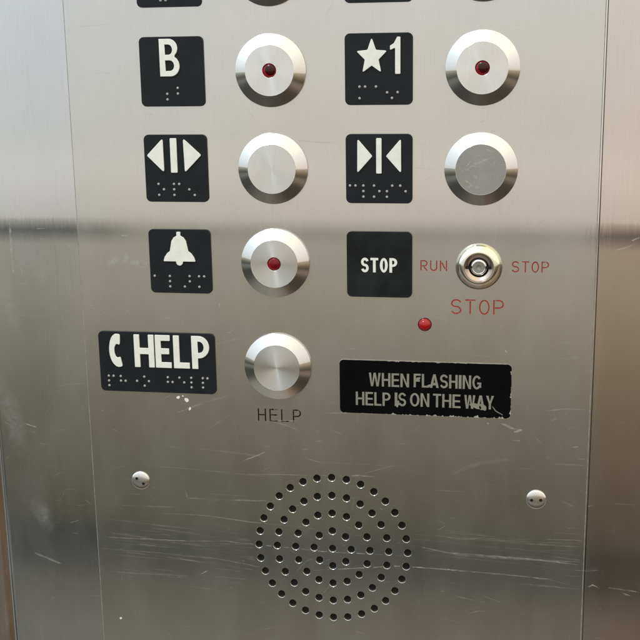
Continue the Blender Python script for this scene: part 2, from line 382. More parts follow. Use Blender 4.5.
SCRATCHES_PLATE = [
  ( [(-133.9, -129.5), (-83.6, -128.9), (-63.4, -127.7), (-43.6, -128.8), (-4.4, -130.6), (39.4, -130.2)] , 0.55 , 1 ),
  ( [(-136.7, -136.4), (-101.4, -137.2), (-66.7, -138.7), (-43.9, -142.0), (-21.4, -143.6)] , 0.35 , 0.6 ),
  ( [(-100.2, -113.1), (-71.5, -113.2), (-48.8, -115.5), (-20.8, -116.8), (12.2, -120.2), (44.8, -124.6)] , 0.5 , 0.5 ),
  ( [(44.8, -124.6), (60.9, -127.1), (87.5, -127.7), (108.4, -128.1), (129.2, -129.7)] , 0.8 , 0.9 ),
  ( [(-21.4, -143.0), (34.0, -136.4), (55.6, -136.7), (87.7, -137.6), (112.9, -138.8), (130.2, -142.8)] , 0.55 , 0.9 ),
  ( [(-136.9, -139.4), (-107.4, -140.6), (-63.9, -140.9)] , 0.3 , 0.4 ),
  ( [(-133.7, -125.8), (-118.4, -126.7), (-89.2, -125.6)] , 0.3 , 0.4 ),
  ( [(-130.6, -132.9), (-89.6, -133.5), (-49.4, -132.8)] , 0.3 , 0.4 ),
  ( [(-51.7, -80.1), (-43.2, -76.3), (-38.1, -73.7)] , 0.5 , 0.8 ),
  ( [(-40.3, -71.0), (-36.4, -71.4)] , 0.4 , 0.7 ),
  ( [(-56.4, -87.8), (-20.2, -86.6), (20.6, -85.7)] , 0.4 , 0.6 ),
  ( [(-17.3, -76.8), (-11.9, -78.2), (-6.4, -79.1)] , 0.5 , 0.5 ),
  ( [(-36.0, -56.6), (-27.9, -58.5), (-19.7, -61.6)] , 0.6 , 0.6 ),
  ( [(-28.9, -56.3), (-22.4, -59.4), (-17.1, -63.2)] , 0.6 , 0.6 ),
  ( [(-36.0, -56.1), (-20.7, -56.0)] , 0.4 , 1 ),
  ( [(-2.9, -60.9), (0.3, -61.3), (3.5, -62.8)] , 0.5 , 0.6 ),
  ( [(6.5, -85.3), (21.1, -85.7)] , 0.5 , 0.9 ),
  ( [(13.6, -84.4), (23.3, -81.1), (34.0, -77.8), (44.6, -75.0)] , 0.5 , 0.7 ),
  ( [(8.1, -86.4), (6.4, -93.9), (9.1, -99.5), (8.0, -105.3), (12.3, -110.9), (15.0, -118.3)] , 0.5 , 0.45 ),
  ( [(88.5, -54.3), (93.7, -55.7), (97.8, -57.2)] , 0.9 , 1 ),
  ( [(85.9, -52.8), (92.1, -54.7)] , 0.6 , 0.8 ),
  ( [(79.3, -53.0), (80.3, -53.5)] , 0.7 , 1 ),
  ( [(93.2, -57.4), (97.3, -56.1)] , 1.1 , 1 ),
  ( [(111.3, -50.7), (113.3, -50.0), (114.8, -48.4)] , 0.9 , 0.7 ),
  ( [(102.4, -58.1), (105.5, -61.2), (109.2, -64.9)] , 0.5 , 0.4 ),
  ( [(123.3, -64.2), (125.9, -64.1)] , 0.7 , 0.9 ),
  ( [(125.6, -70.7), (130.6, -70.4)] , 0.4 , 0.8 ),
  ( [(108.6, -45.4), (118.6, -43.9), (130.1, -44.0)] , 0.5 , 0.5 ),
  ( [(61.5, -82.6), (67.7, -78.4), (76.0, -75.2), (91.5, -72.3)] , 2.0 , 0.35 ),
  ( [(92.3, -61.8), (96.4, -62.1)] , 0.7 , 0.6 ),
  ( [(58.2, -118.0), (66.1, -118.7), (74.1, -118.2), (80.4, -116.1)] , 0.5 , 0.6 ),
  ( [(70.5, -162.2), (76.4, -160.0), (81.7, -159.6)] , 0.6 , 0.6 ),
  ( [(63.9, -152.0), (70.9, -153.3)] , 0.5 , 0.5 ),
  ( [(-88.2, -54.2), (-71.7, -47.3), (-54.9, -42.2)] , 1.0 , 0.5 ),
  ( [(-135.9, 4.4), (-123.7, 0.3), (-111.0, -4.4), (-100.0, -8.0)] , 0.35 , 0.6 ),
  ( [(-94.7, -1.2), (-81.4, -1.5)] , 0.4 , 0.7 ),
  ( [(-82.6, -3.7), (-81.5, -3.1)] , 0.5 , 0.7 ),
  ( [(-59.2, -8.5), (-56.5, -7.9), (-53.7, -6.2)] , 0.5 , 0.6 ),
  ( [(-61.9, 7.7), (-61.4, 5.5)] , 1.0 , 0.5 ),
  ( [(-18.8, 92.9), (-9.0, 91.8), (2.2, 91.5)] , 0.5 , 0.6 ),
  ( [(-55.9, 55.5), (-49.0, 54.5)] , 0.5 , 0.6 ),
  ( [(-7.2, 45.1), (-2.1, 40.0)] , 0.5 , 0.5 ),
  ( [(-113.9, 43.3), (-110.1, 42.9)] , 0.5 , 0.8 ),
  ( [(-143.8, 37.6), (-141.6, 36.6)] , 0.5 , 0.5 ),
  ( [(-78.6, -149.1), (-73.9, -145.8)] , 0.4 , 0.8 ),
  ( [(-73.7, -156.7), (-81.4, -159.7)] , 0.4 , 0.5 ),
  ( [(-85.1, -98.6), (-83.6, -103.9)] , 0.5 , 0.6 ),
  ( [(-133.5, 6.1), (-132.5, 4.5)] , 0.6 , 0.7 ),
  ( [(116.8, -64.0), (117.9, -66.1)] , 0.4 , 0.4 ),
  ( [(-127.3, -178.5), (-126.2, -179.7)] , 1.0 , 1 ),
  ( [(54.6, -17.2), (64.9, -16.4), (81.2, -17.5)] , 0.4 , 0.5 ),
  ( [(87.7, -13.6), (88.7, -15.1)] , 0.5 , 0.8 ),
  ( [(104.2, 20.6), (106.7, 20.1)] , 0.3 , 0.5 ),
  ( [(-2.6, -0.1), (1.6, -0.5)] , 0.4 , 0.4 ),
  ( [(-65.5, -15.3), (-51.1, -11.1)] , 0.8 , 0.35 ),
  ( [(5.3, 0.1), (15.7, -0.1)] , 0.4 , 0.4 ),
  ( [(117.8, -17.9), (127.1, -16.1)] , 0.5 , 0.4 ),
  ( [(110.8, -69.2), (111.4, -70.8)] , 0.4 , 0.6 ),
  ( [(51.0, -91.6), (71.1, -91.7), (97.1, -91.4)] , 0.4 , 0.35 ),
  ( [(-127.8, -86.6), (-123.2, -87.6), (-117.3, -85.5)] , 0.4 , 0.4 ),
  ( [(117.7, -93.7), (125.5, -97.2)] , 0.6 , 0.35 ),
  ( [(120.8, -109.2), (130.0, -109.2)] , 0.5 , 0.5 ),
  ( [(82.6, 60.7), (83.7, 56.2)] , 0.3 , 0.4 ),
  ( [(45.9, 72.9), (48.9, 73.9)] , 0.3 , 0.4 ),
  ( [(89.3, 68.2), (93.3, 63.2)] , 0.3 , 0.35 ),
]
SCRATCHES_LEFT = [
  ( [(-176.3, 49.7), (-176.5, 39.9), (-176.8, 29.0), (-176.3, 21.3)] , 1.1 , 1 ),
  ( [(-171.9, 25.7), (-171.3, 19.2)] , 0.9 , 0.7 ),
  ( [(-173.9, 15.8), (-168.1, 15.9)] , 0.9 , 0.5 ),
  ( [(-161.2, 46.0), (-156.7, 46.1)] , 0.5 , 0.9 ),
  ( [(-160.5, 40.6), (-155.4, 40.7)] , 0.5 , 0.7 ),
  ( [(-145.7, 10.3), (-142.9, 9.2)] , 0.5 , 0.7 ),
  ( [(-177.4, -142.0), (-170.4, -144.6), (-160.3, -148.3)] , 1.2 , 0.5 ),
  ( [(-176.8, -64.1), (-169.2, -66.1)] , 0.5 , 0.8 ),
  ( [(-190.9, -62.3), (-179.5, -68.9)] , 0.5 , 0.5 ),
  ( [(-169.4, -75.5), (-164.6, -75.9)] , 0.6 , 0.6 ),
  ( [(-181.1, -1.6), (-151.1, -2.0)] , 0.3 , 0.3 ),
  ( [(-191.2, -87.3), (-186.6, -82.9)] , 0.5 , 0.4 ),
]
SCRATCHES_RIGHT = [
  ( [(139.6, 38.4), (145.2, 39.9), (151.8, 42.5)] , 0.7 , 1 ),
  ( [(147.9, 43.4), (151.6, 45.0)] , 0.7 , 0.8 ),
  ( [(133.3, -142.6), (136.3, -141.2), (140.0, -142.7)] , 0.6 , 0.8 ),
  ( [(143.1, -141.9), (150.3, -142.6), (160.5, -143.6)] , 0.55 , 0.8 ),
  ( [(151.4, -144.8), (156.6, -146.1)] , 0.7 , 0.7 ),
  ( [(132.1, -96.8), (135.1, -96.1)] , 0.7 , 0.7 ),
  ( [(144.2, -94.5), (158.2, -94.8)] , 0.4 , 0.4 ),
  ( [(136.5, 7.5), (153.4, 8.4)] , 0.3 , 0.4 ),
  ( [(139.4, -154.3), (141.0, -154.8)] , 0.4 , 0.6 ),
  ( [(130.5, -54.7), (131.7, -60.1)] , 0.3 , 0.4 ),
]

def ribbons(V, Fc, Mi, items, d, first, avoid=()):
    """scratches and smears as thin wear marks lying on the sheet"""
    for pts, w, a in items:
        P = []
        for p, q in zip(pts, pts[1:]):
            n = max(2, int(math.dist(p, q) / 1.6))
            P += [(p[0] + (q[0] - p[0]) * k / n, p[1] + (q[1] - p[1]) * k / n) for k in range(n)]
        P.append(pts[-1])
        P = [Vector((x, z + random.uniform(-.12, .12))) for x, z in P]
        base = len(V); n = len(P)
        lv = 1.0
        for i, p in enumerate(P):
            lv = min(1.0, max(.12, lv + random.gauss(0, .22)))
            t = (P[min(i + 1, n - 1)] - P[max(i - 1, 0)]).normalized()
            ww = w * .85 * (math.sin(PI * (i + .35) / (n - .3)) ** .5) * random.uniform(.7, 1.2)
            nn = Vector((-t.y, t.x)) * ww
            e_ = 0.0 if i in (0, n - 1) and n > 3 else lv
            V += [(p.x + nn.x, d, p.y + nn.y, 0.0), (p.x, d, p.y, e_), (p.x - nn.x, d, p.y - nn.y, 0.0)]
        for i in range(n - 1):
            if any(math.dist(((P[i].x + P[i + 1].x) / 2, (P[i].y + P[i + 1].y) / 2), c) < 3.4 for c in avoid): continue
            for q in (0, 1):
                Fc.append((base + 3 * i + q, base + 3 * i + q + 1, base + 3 * i + q + 4, base + 3 * i + q + 3))
                Mi.append(first + (0 if a >= .8 else 1 if a >= .5 else 2))
def random_scratches(n, x0, x1, z0, z1):
    out = []
    for _ in range(n):
        x, z = random.uniform(x0, x1), random.uniform(z0, z1)
        a = random.choice((random.gauss(0, .25), random.gauss(0, .25), random.uniform(-1.5, 1.5))); l = random.choice((2, 3, 5, 9, 16)) * random.uniform(.6, 1.3)
        b = a + random.gauss(0, .15)
        out.append(([(x, z), (x + l * math.cos(a) / 2, z + l * math.sin(a) / 2), (x + l * (math.cos(a) + math.cos(b)) / 2, z + l * (math.sin(a) + math.sin(b)) / 2)], random.uniform(.16, .34), random.uniform(.2, .7)))
    return out
def blob(V, Fc, Mi, cx, cz, rx, rz, d, mi, n=18, jag=.25, rot=0, soft=1.0):
    b = len(V); V.append((cx, d, cz, 1.0)); ph = [random.uniform(0, 6.28) for _ in range(3)]
    for k in range(n):
        a = 2 * PI * k / n; r = 1 + jag * (math.sin(2 * a + ph[0]) + .6 * math.sin(3 * a + ph[1]) + .4 * math.sin(5 * a + ph[2])) / 2
        px, pz = r * rx * math.cos(a), r * rz * math.sin(a)
        V.append((cx + px * math.cos(rot) - pz * math.sin(rot), d, cz + px * math.sin(rot) + pz * math.cos(rot), soft))
    for k in range(n): Fc.append((b, b + 1 + k, b + 1 + (k + 1) % n)); Mi.append(mi)

# ------------------------------------------------------------------ the faceplate with its perforated speaker and engraving
PX0, PX1, PZ0, PZ1 = -138.1, 131.3, -270.0, 260.0
EW = 0.55                                                    # engraved stroke width
def ref(seg, off): return seg
def glyph(ch, x, z, w, h, s):
    """single stroke letters as outlines that never touch each other"""
    g = s / 2 + .04
    if ch == 'H': L = [[(0, 0), (0, h)], [(w, 0), (w, h)], [(g + s / 2, h * .5), (w - g - s / 2, h * .5)]]
    elif ch == 'E': L = [[(0, 0), (0, h)], [(g + s / 2, h), (w, h)], [(g + s / 2, h * .52), (w * .92, h * .52)], [(g + s / 2, 0), (w, 0)]]
    elif ch == 'L': L = [[(0, h), (0, 0), (w, 0)]]
    elif ch in 'PR':
        m = h * .46; r = (h - m) / 2
        L = [[(0, 0), (0, h)], [(g + s / 2, h), (w - r, h)] + arc(w - r, h - r, r, r, 90, -90, 10)[1:] + [(g + s / 2, m)]]
        if ch == 'R': L.append([(w * .55, m - g - s / 2 - .1), (w, 0)])
    elif ch == 'T': L = [[(0, h), (w, h)], [(w / 2, 0), (w / 2, h - g - s / 2)]]
    elif ch == 'O':
        a = 7
        L = [arc(w / 2, h / 2, w / 2, h / 2, 90 + a, 270 - a, 18), arc(w / 2, h / 2, w / 2, h / 2, -90 + a, 90 - a, 18)]
    elif ch == 'U': L = [[(0, h), (0, w / 2)] + arc(w / 2, w / 2, w / 2, w / 2, 180, 360, 12)[1:] + [(w, h)]]
    elif ch == 'N': L = [[(0, 0), (0, h)], [(w, 0), (w, h)], [(s * 1.1 + .1, h - s * 1.6), (w - s * 1.1 - .1, s * 1.6)]]
    elif ch == 'S':
        r = h / 4
        L = [arc(w / 2, h - r, w / 2, r, 25, 270, 14) + arc(w / 2, r, w / 2, r, 90, -155, 14)[1:]]
    return [[(x + a, z + b) for a, b in stroke(q, s)] for q in L]
def word(text, x0, x1, z0, z1, s, gap):
    """letters of equal width between x0 and x1"""
    n = len(text); w = (x1 - x0 - gap * (n - 1)) / n; out = []
    for i, ch in enumerate(text): out += glyph(ch, x0 + i * (w + gap) + s / 2, z0 + s / 2, w - s, z1 - z0 - s, s)
    return out
WORDS = [('RUN', word('RUN', 44.3, 57.8, 26.8, 32.3, .6, 1.3), RED_PAINT, 'engraved RUN filled with worn red paint'),
         ('STOP', word('STOP', 90.1, 108.4, 26.8, 32.5, .6, 1.2), RED_PAINT, 'small engraved STOP filled with worn red paint right of the keyhole'),
         ('STOP', word('STOP', 60.0, 86.6, 4.6, 12.4, .7, 1.8), RED_PAINT, 'larger engraved STOP filled with worn red paint under the keyhole'),
         ('HELP', word('HELP', -42.6, -19.0, -56.8, -49.7, .7, 1.9), DARK_PAINT, 'engraved HELP with dark unpainted strokes')]
SPX, SPZ, PITCH, HR = -3.0, -128.4, 10.28, 2.0
holes = [(SPX, SPZ)]
for k in range(1, 5):
    for j in range(8 * k):
        a = PI / 2 - 2 * PI * j / (8 * k)
        holes.append((SPX + PITCH * k * math.cos(a), SPZ + PITCH * k * math.sin(a)))
CH = .24                                                     # countersink of each perforation
loops = [rrect(PX1 - PX0 - .9, PZ1 - PZ0 - .9, .6, 3, (PX0 + PX1) / 2, (PZ0 + PZ1) / 2)]
hole_loops = [[(hx + (HR + CH) * math.cos(2 * PI * k / 24), hz + (HR + CH) * math.sin(2 * PI * k / 24)) for k in range(24)] for hx, hz in holes]
eng_loops = [lp for w in WORDS for lp in w[1]]
allv, allf = [], []
for lp in loops + hole_loops + eng_loops:
    b = len(allv); allv += [Vector(p) for p in lp]; allf.append(list(range(b, b + len(lp))))
# constrained triangulation of the outer outline, then drop the triangles inside the openings
edges = [(f[i], f[(i + 1) % len(f)]) for f in allf for i in range(len(f))]
vo, eo, fo, ov, oe, of = delaunay_2d_cdt(allv, edges, [], 0, 1e-6)
def inside(p, poly):
    c = False; n = len(poly); j = n - 1
    for i in range(n):
        (xi, yi), (xj, yj) = poly[i], poly[j]
        if (yi > p[1]) != (yj > p[1]) and p[0] < (xj - xi) * (p[1] - yi) / (yj - yi) + xi: c = not c
        j = i
    return c
boxes = [(min(p[0] for p in lp), max(p[0] for p in lp), min(p[1] for p in lp), max(p[1] for p in lp), lp) for lp in hole_loops + eng_loops]
PV = [(v.x, 0.0, v.y) for v in vo]; PF, PM = [], []
for f in fo:
    c = ((vo[f[0]].x + vo[f[1]].x + vo[f[2]].x) / 3, (vo[f[0]].y + vo[f[1]].y + vo[f[2]].y) / 3)
    if not inside(c, loops[0]): continue
    if any(b[0] <= c[0] <= b[1] and b[2] <= c[1] <= b[3] and inside(c, b[4]) for b in boxes): continue
    PF.append(tuple(f)); PM.append(0)
def band(lp, prof, mi=0):
    """walls of an opening or of the outer edge: prof = [(grow, depth), ...] about the loop"""
    n = len(lp); rows = []
    for g, d in prof:
        b = len(PV)
        for i in range(n):
            a, p, c = Vector(lp[i - 1]), Vector(lp[i]), Vector(lp[(i + 1) % n])
            t = (c - a).normalized(); q = p + Vector((t.y, -t.x)) * g
            PV.append((q.x, d, q.y))
        rows.append(b)
    for r0, r1 in zip(rows, rows[1:]):
        for i in range(n):
            j = (i + 1) % n; PF.append((r0 + i, r0 + j, r1 + j, r1 + i)); PM.append(mi)
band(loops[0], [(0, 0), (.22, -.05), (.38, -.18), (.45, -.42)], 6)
band(loops[0], [(.45, -.42), (.45, -5.0)])
for lp in hole_loops: band(lp, [(0, 0), (-CH * .5, -.1), (-CH, -.3), (-CH, -2.2)])
for lp in eng_loops: band(lp, [(0, 0), (0, -.5)])
def streaks(n, x0, x1, z0, z1):
    out = []
    for _ in range(n):
        x = random.uniform(x0, x1); l = random.uniform(15, 90); z = random.gauss((z0 + z1) / 2, (z1 - z0) / 4); sl = random.gauss(-.03, .025); cv = random.gauss(0, .0006)
        xe = min(x + l, x1); m = 5
        out.append(([(x + (xe - x) * k / m, z + sl * (xe - x) * k / m + cv * ((xe - x) * k / m) ** 2) for k in range(m + 1)], random.choice((.14, .18, .22, .35, .8)), random.choice((.3, .3, .4, .55))))
    return out
plate_marks = SCRATCHES_PLATE + random_scratches(330, PX0 + 3, PX1 - 3, -200, 45) + random_scratches(60, PX0 + 3, PX1 - 3, 45, 165) \
    + streaks(46, PX0 + 1, -40, -152, -108) + streaks(26, 35, PX1 - 1, -150, -112) + streaks(14, PX0 + 1, PX1 - 1, -110, -60)
ribbons(PV, PF, PM, plate_marks, .03, 1, holes)
for cx, cz, rx, rz, rot in ((-119.3, 29.0, 3.6, 2.0, .5), (-111.5, 30.8, 2.0, 2.6, .2), (-106, 28.6, 4.0, 2.0, -.2), (-101.5, 28.0, 2.6, 1.4, .2)):
    blob(PV, PF, PM, cx, cz, rx * 1.2, rz * 1.2, .035, 4, rot=rot, soft=.2)
for cx, cz, rx, rz, rot in ((-86.6, -45.2, 1.15, .65, .35), (-83.9, -44.3, .4, .45, 0), (-81.9, -46.5, 1.2, 1.1, 0), (-80.3, -51.4, .6, .9, -.2), (-126.8, -179.2, .7, .6, 0)):
    blob(PV, PF, PM, cx, cz, rx, rz, .08, 5, rot=rot)
panel = thing('control_panel', 'tall brushed steel faceplate with round speaker perforations and engraved words', 'control panel', (PX0 + PX1) / 2, -5)
ox, oz = -(PX0 + PX1) / 2, 5
plate = finish('faceplate', [(v[0] + ox, v[1], v[2] + oz, *v[3:]) for v in PV], PF, [PLATE_STEEL, SCR_BRIGHT, SCR_SOFT, SCR_FAINT, SMEAR, WHITE_PAINT, EDGE_LIGHT], panel, mat_idx=PM)
for txt, lps, m, lab in WORDS:
    V, Fc = [], []
    for lp in lps:
        b = len(V); V += [(x + ox, -.4, z + oz) for x, z in lp]
        tri, _, f3, *_r = delaunay_2d_cdt([Vector(p) for p in lp], [], [list(range(len(lp)))], 1, 1e-6)
        V[b:] = [(v.x + ox, -.4, v.y + oz) for v in tri]
        Fc += [tuple(b + i for i in f) for f in f3]
    o = finish('engraved_word', V, Fc, m, panel); o['label'] = lab
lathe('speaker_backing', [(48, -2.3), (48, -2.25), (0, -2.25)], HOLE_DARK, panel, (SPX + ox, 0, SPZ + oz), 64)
solid('back_box', [rrect(PX1 - PX0 - 14, PZ1 - PZ0 - 14, 2, 3, 0, 0)], 25, HOLE_DARK, panel, base_d=-30.5)

# ------------------------------------------------------------------ wall sheets either side, and the door beyond the left one
def wall_sheet(name, x0, x1, z0, z1, d, mat, marks, label, round_left=0.0, thick=9.0):
    V, Fc, Mi = [], [], []
    prof = []                                                # plan outline (x, d)
    if round_left:
        r = round_left
        prof += [(x0, d - 40)] + [(x0 + r - r * math.cos(a), d - r + r * math.sin(a)) for a in [PI / 2 * k / 8 for k in range(9)]]
    else: prof += [(x0, d - thick), (x0, d - .25), (x0 + .07, d - .07), (x0 + .25, d)]
    prof += [(x1 - .25, d), (x1 - .07, d - .07), (x1, d - .25), (x1, d - thick)]
    for x, dd in prof: V += [(x, dd, z0), (x, dd, z1)]
    for i in range(len(prof) - 1): Fc.append((2 * i, 2 * i + 2, 2 * i + 3, 2 * i + 1)); Mi.append(0)
    ribbons(V, Fc, Mi, marks, d + .03, 1)
    if name == 'steel_wall' and round_left:
        for cx, cz, rx, rz in ((-176.6, 30, 1.0, 6), (-176.4, 23.2, .9, 1.6)): blob(V, Fc, Mi, cx, cz, rx, rz, d + .04, 2, rot=.02, soft=.0)
        for cx, cz, rx, rz in ((-168, 32, 10, 13), (-181, 8, 9, 22), (-160, 22, 8, 8), (-184, -60, 8, 26), (-170, -118, 7, 12)): blob(V, Fc, Mi, cx, cz, rx, rz, d + .02, 4, rot=.2, soft=.0, n=28)
    cx, cz = (x0 + x1) / 2, z0
    o = finish(name, [(v[0] - cx, v[1], v[2] - cz, *v[3:]) for v in V], Fc, [mat, SCR_BRIGHT, SCR_SOFT, SCR_FAINT, FILM], None, (cx, 0, cz), smooth=True, sharp=50, mat_idx=Mi)
    for p_ in o.data.polygons:
        if abs(p_.normal.y) > .995: p_.use_smooth = False
    o['label'] = label; o['category'] = 'wall'; o['group'] = 'steel walls either side of the control panel'
    return o
wall_sheet('steel_wall', -195.6, -138.15, -420, 420, -.9, WALL_STEEL, SCRATCHES_LEFT + random_scratches(40, -193, -141, -190, 48),
           'narrow cool grey steel wall with white drip mark and rounded outer edge', 5.0)
wall_sheet('steel_wall', 132.2, 420, -420, 420, -.9, WARM_STEEL, SCRATCHES_RIGHT + random_scratches(50, 134, 300, -190, 48),
           'brownish steel wall beyond the dark gap beside the key switch side')
door = solid('elevator_door', [rrect(500, 840, 3, 3, -470, 0)], 30, DOOR_BROWN, None, bevel=1.0, base_d=-78)
door['label'] = 'sliver of bronze brown door set back past the rounded wall edge'; door['category'] = 'door'

def bold(ch, w, h, s):
    q = s * .86
    if ch == 'H': return [[(0, 0), (s, 0), (s, h / 2 - q / 2), (w - s, h / 2 - q / 2), (w - s, 0), (w, 0), (w, h), (w - s, h), (w - s, h / 2 + q / 2), (s, h / 2 + q / 2), (s, h), (0, h)]]
    if ch == 'E': return [[(0, 0), (w, 0), (w, q), (s, q), (s, h / 2 - q / 2), (w * .93, h / 2 - q / 2), (w * .93, h / 2 + q / 2), (s, h / 2 + q / 2), (s, h - q), (w * .97, h - q), (w * .97, h), (0, h)]]
    if ch == 'F': return [[(0, 0), (s, 0), (s, h * .42), (w * .88, h * .42), (w * .88, h * .42 + q), (s, h * .42 + q), (s, h - q), (w, h - q), (w, h), (0, h)]]
    if ch == 'L': return [[(0, 0), (w, 0), (w, q), (s, q), (s, h), (0, h)]]
    if ch == 'I': return [[(0, 0), (w, 0), (w, h), (0, h)]]
    if ch == 'T': return [[(w / 2 - s / 2, 0), (w / 2 + s / 2, 0), (w / 2 + s / 2, h - q), (w, h - q), (w, h), (0, h), (0, h - q), (w / 2 - s / 2, h - q)]]
    if ch == 'N': return [[(0, 0), (0, h), (s * 1.08, h), (w - s, s * 1.7), (w - s, h), (w, h), (w, 0), (w - s * 1.08, 0), (s, h - s * 1.7), (s, 0)]]
    if ch == 'W': return [[(0, h), (s, h), (w * .27, s * 1.5), (w / 2 - s * .5, h), (w / 2 + s * .5, h), (w * .73, s * 1.5), (w - s, h), (w, h), (w * .73 + s * .5, 0), (w * .73 - s * .5, 0), (w / 2, h - s * 1.7), (w * .27 + s * .5, 0), (w * .27 - s * .5, 0)]]
    if ch == 'Y': return [[(0, h), (s * 1.1, h), (w / 2, h * .56), (w - s * 1.1, h), (w, h), (w / 2 + s / 2, h * .42), (w / 2 + s / 2, 0), (w / 2 - s / 2, 0), (w / 2 - s / 2, h * .42)]]
    if ch == 'A':
        xi = lambda y: s * 1.08 + y / h * (w / 2 - .55 * s)
        return [[(0, 0), (w / 2 - .55 * s, h), (w / 2 + .55 * s, h), (w, 0), (w - xi(0), 0), (w - xi(h * .19), h * .19), (xi(h * .19), h * .19), (xi(0), 0)],
                [(xi(h * .37), h * .37), (w - xi(h * .37), h * .37), (w / 2, h - 1.5 * s)]]
    if ch == 'P':
        m = h * .4; r = (h - m) / 2; ri = r - q
        return [[(0, 0), (s, 0), (s, m), (w - r, m)] + arc(w - r, h - r, r, r, -90, 90, 12)[1:] + [(0, h)],
                [(s, m + q), (w - r, m + q)] + arc(w - r, h - r, max(r - s, .3), ri, -90, 90, 10)[1:] + [(s, h - q)]]
    if ch == 'O': return [arc(w / 2, h / 2, w / 2, h / 2, 0, 360, 32)[:-1], arc(w / 2, h / 2, w / 2 - s, h / 2 - q, 0, 360, 28)[:-1]]
    if ch == 'S':
        r = (h - q) / 4; c = (w - s) / 2
        return [stroke(arc(w / 2, h - q / 2 - r, c, r, 15, 265, 16) + arc(w / 2, q / 2 + r, c, r, 85, -165, 16)[1:], s * .92, False)]
    if ch == 'G':
        return [stroke(arc(w / 2, h / 2, (w - s) / 2, (h - q) / 2, 38, 318, 26) + [(w - s / 2, h * .2), (w - s / 2, h * .43), (w * .55, h * .43)], s * .92, False)]
WID = dict(W=1.38, H=1.0, E=.9, N=1.0, F=.84, L=.82, A=1.06, S=.95, I=.32, G=1.06, P=.93, O=1.08, T=.9, Y=1.0)
def bold_word(text, x0, x1, z0, h, s, gap, even=False):
    ws = [1.0 if even else WID[c] for c in text]; k = (x1 - x0 - gap * (len(text) - 1)) / sum(ws); x = x0; out = []
    for c, w in zip(text, ws):
        out += [[(x + a, z0 + b) for a, b in lp] for lp in bold(c, w * k, h, s)]; x += w * k + gap
    return out

# ------------------------------------------------------------------ push buttons
COLX = (-30.8, 74.0)
def button(x, z, label, lamp, face, tilt=0.0):
    b = thing('elevator_button', label, 'button', x, z, 'round steel push buttons on the panel')
    lathe('rim', [(18.0, 0.0), (18.0, 1.25), (17.92, 1.42), (12.36, 4.24), (12.3, 4.22), (12.3, 1.0)], RIM_STEEL, b, n=128, sharp=22)
    prof = [(12.29, 1.0), (12.29, 4.22), (11.6, 4.225)]
    if lamp: prof += [(8, 4.24), (3.62, 4.255), (3.5, 4.17), (3.5, 1.0)]
    else: prof += [(8, 4.25), (4, 4.27), (0.6, 4.28), (0, 4.28)]
    f = lathe('button_face', prof, face, b, n=128, sharp=15)
    if face is WORN_STEEL:
        cx_, cz_ = 297, 285
        for k_, (pl, w_) in enumerate([([(185, 290), (265, 243), (330, 215), (400, 190)], .45), ([(185, 283), (215, 282)], .4), ([(240, 240), (266, 268)], .35), ([(180, 350), (222, 382), (240, 410)], .4), ([(205, 400), (222, 412)], .7), ([(262, 400), (290, 414)], .7), ([(250, 320), (275, 345)], .4), ([(310, 360), (370, 330)], .3), ([(330, 140), (375, 165)], .35), ([(140, 260), (175, 300)], .3), ([(330, 300), (400, 320)], .25)]):
            V, Fc, Mi = [], [], []
            ribbons(V, Fc, Mi, [([((x_ - cx_) / 14.2, (cz_ - z_) / 14.2) for x_, z_ in pl], w_ * 2.0, .9)], 4.31, 0)
            finish('scratch', V, Fc, SCR_BRIGHT if k_ != 7 else SCR_SOFT, f)
        for k_ in range(22):
            a_, r_ = random.uniform(0, 6.28), 10.5 * random.random() ** .5; th_ = random.gauss(.4, .7); ln_ = random.uniform(.8, 4)
            p0 = (r_ * math.cos(a_) * .85, r_ * math.sin(a_) * .85 - 1); p1 = (p0[0] + ln_ * math.cos(th_), p0[1] + ln_ * math.sin(th_))
            if math.hypot(*p1) > 11.5: continue
            V, Fc, Mi = [], [], []
            ribbons(V, Fc, Mi, [([p0, p1], random.uniform(.2, .5), .9)], 4.315 + k_ * .002, 0)
            finish('scratch', V, Fc, random.choice((SCR_BRIGHT, SCR_SOFT, SCR_FAINT)), f)
    if lamp:
        l = lathe('indicator_lens', [(3.48, 2.0), (3.48, 3.2), (3.2, 3.75), (2.6, 4.2), (1.7, 4.5), (.8, 4.62), (0, 4.65)], RED_LENS, b, n=48)
        lathe('lamp_core', [(2.7, 3.6), (2.7, 4.2), (2.2, 4.5), (1.3, 4.74), (.6, 4.82), (0, 4.84)], RED_CORE if face is SPUN_STEEL else BLACK_CORE, l, (.3, 0, .22), n=32)
    return b
Z4 = 176.2; Z3 = 127.3; Z2 = 78.5; Z1 = 29.8; Z0 = -25.8
button(COLX[0], Z4, 'button cut off by the top edge, above the B floor button', False, RIM_STEEL)
button(COLX[1], Z4, 'button cut off by the top edge, above the starred 1 button', False, RIM_STEEL)
button(COLX[0], Z3, 'steel button with dark red centre beside the letter B tag', True, FACE_STEEL)
button(COLX[1], Z3, 'steel button with dark red centre beside the star 1 tag', True, FACE_STEEL)
button(COLX[0], Z2, 'plain pale steel button beside the door open arrows tag', False, FACE_STEEL)
button(COLX[1], Z2, 'scratched dull grey button beside the door close arrows tag', False, WORN_STEEL)
button(COLX[0], Z1, 'steel button with red centre beside the bell tag', True, SPUN_STEEL)
button(COLX[0], Z0, 'plain spun steel button above the engraved word HELP', False, SPUN_STEEL)

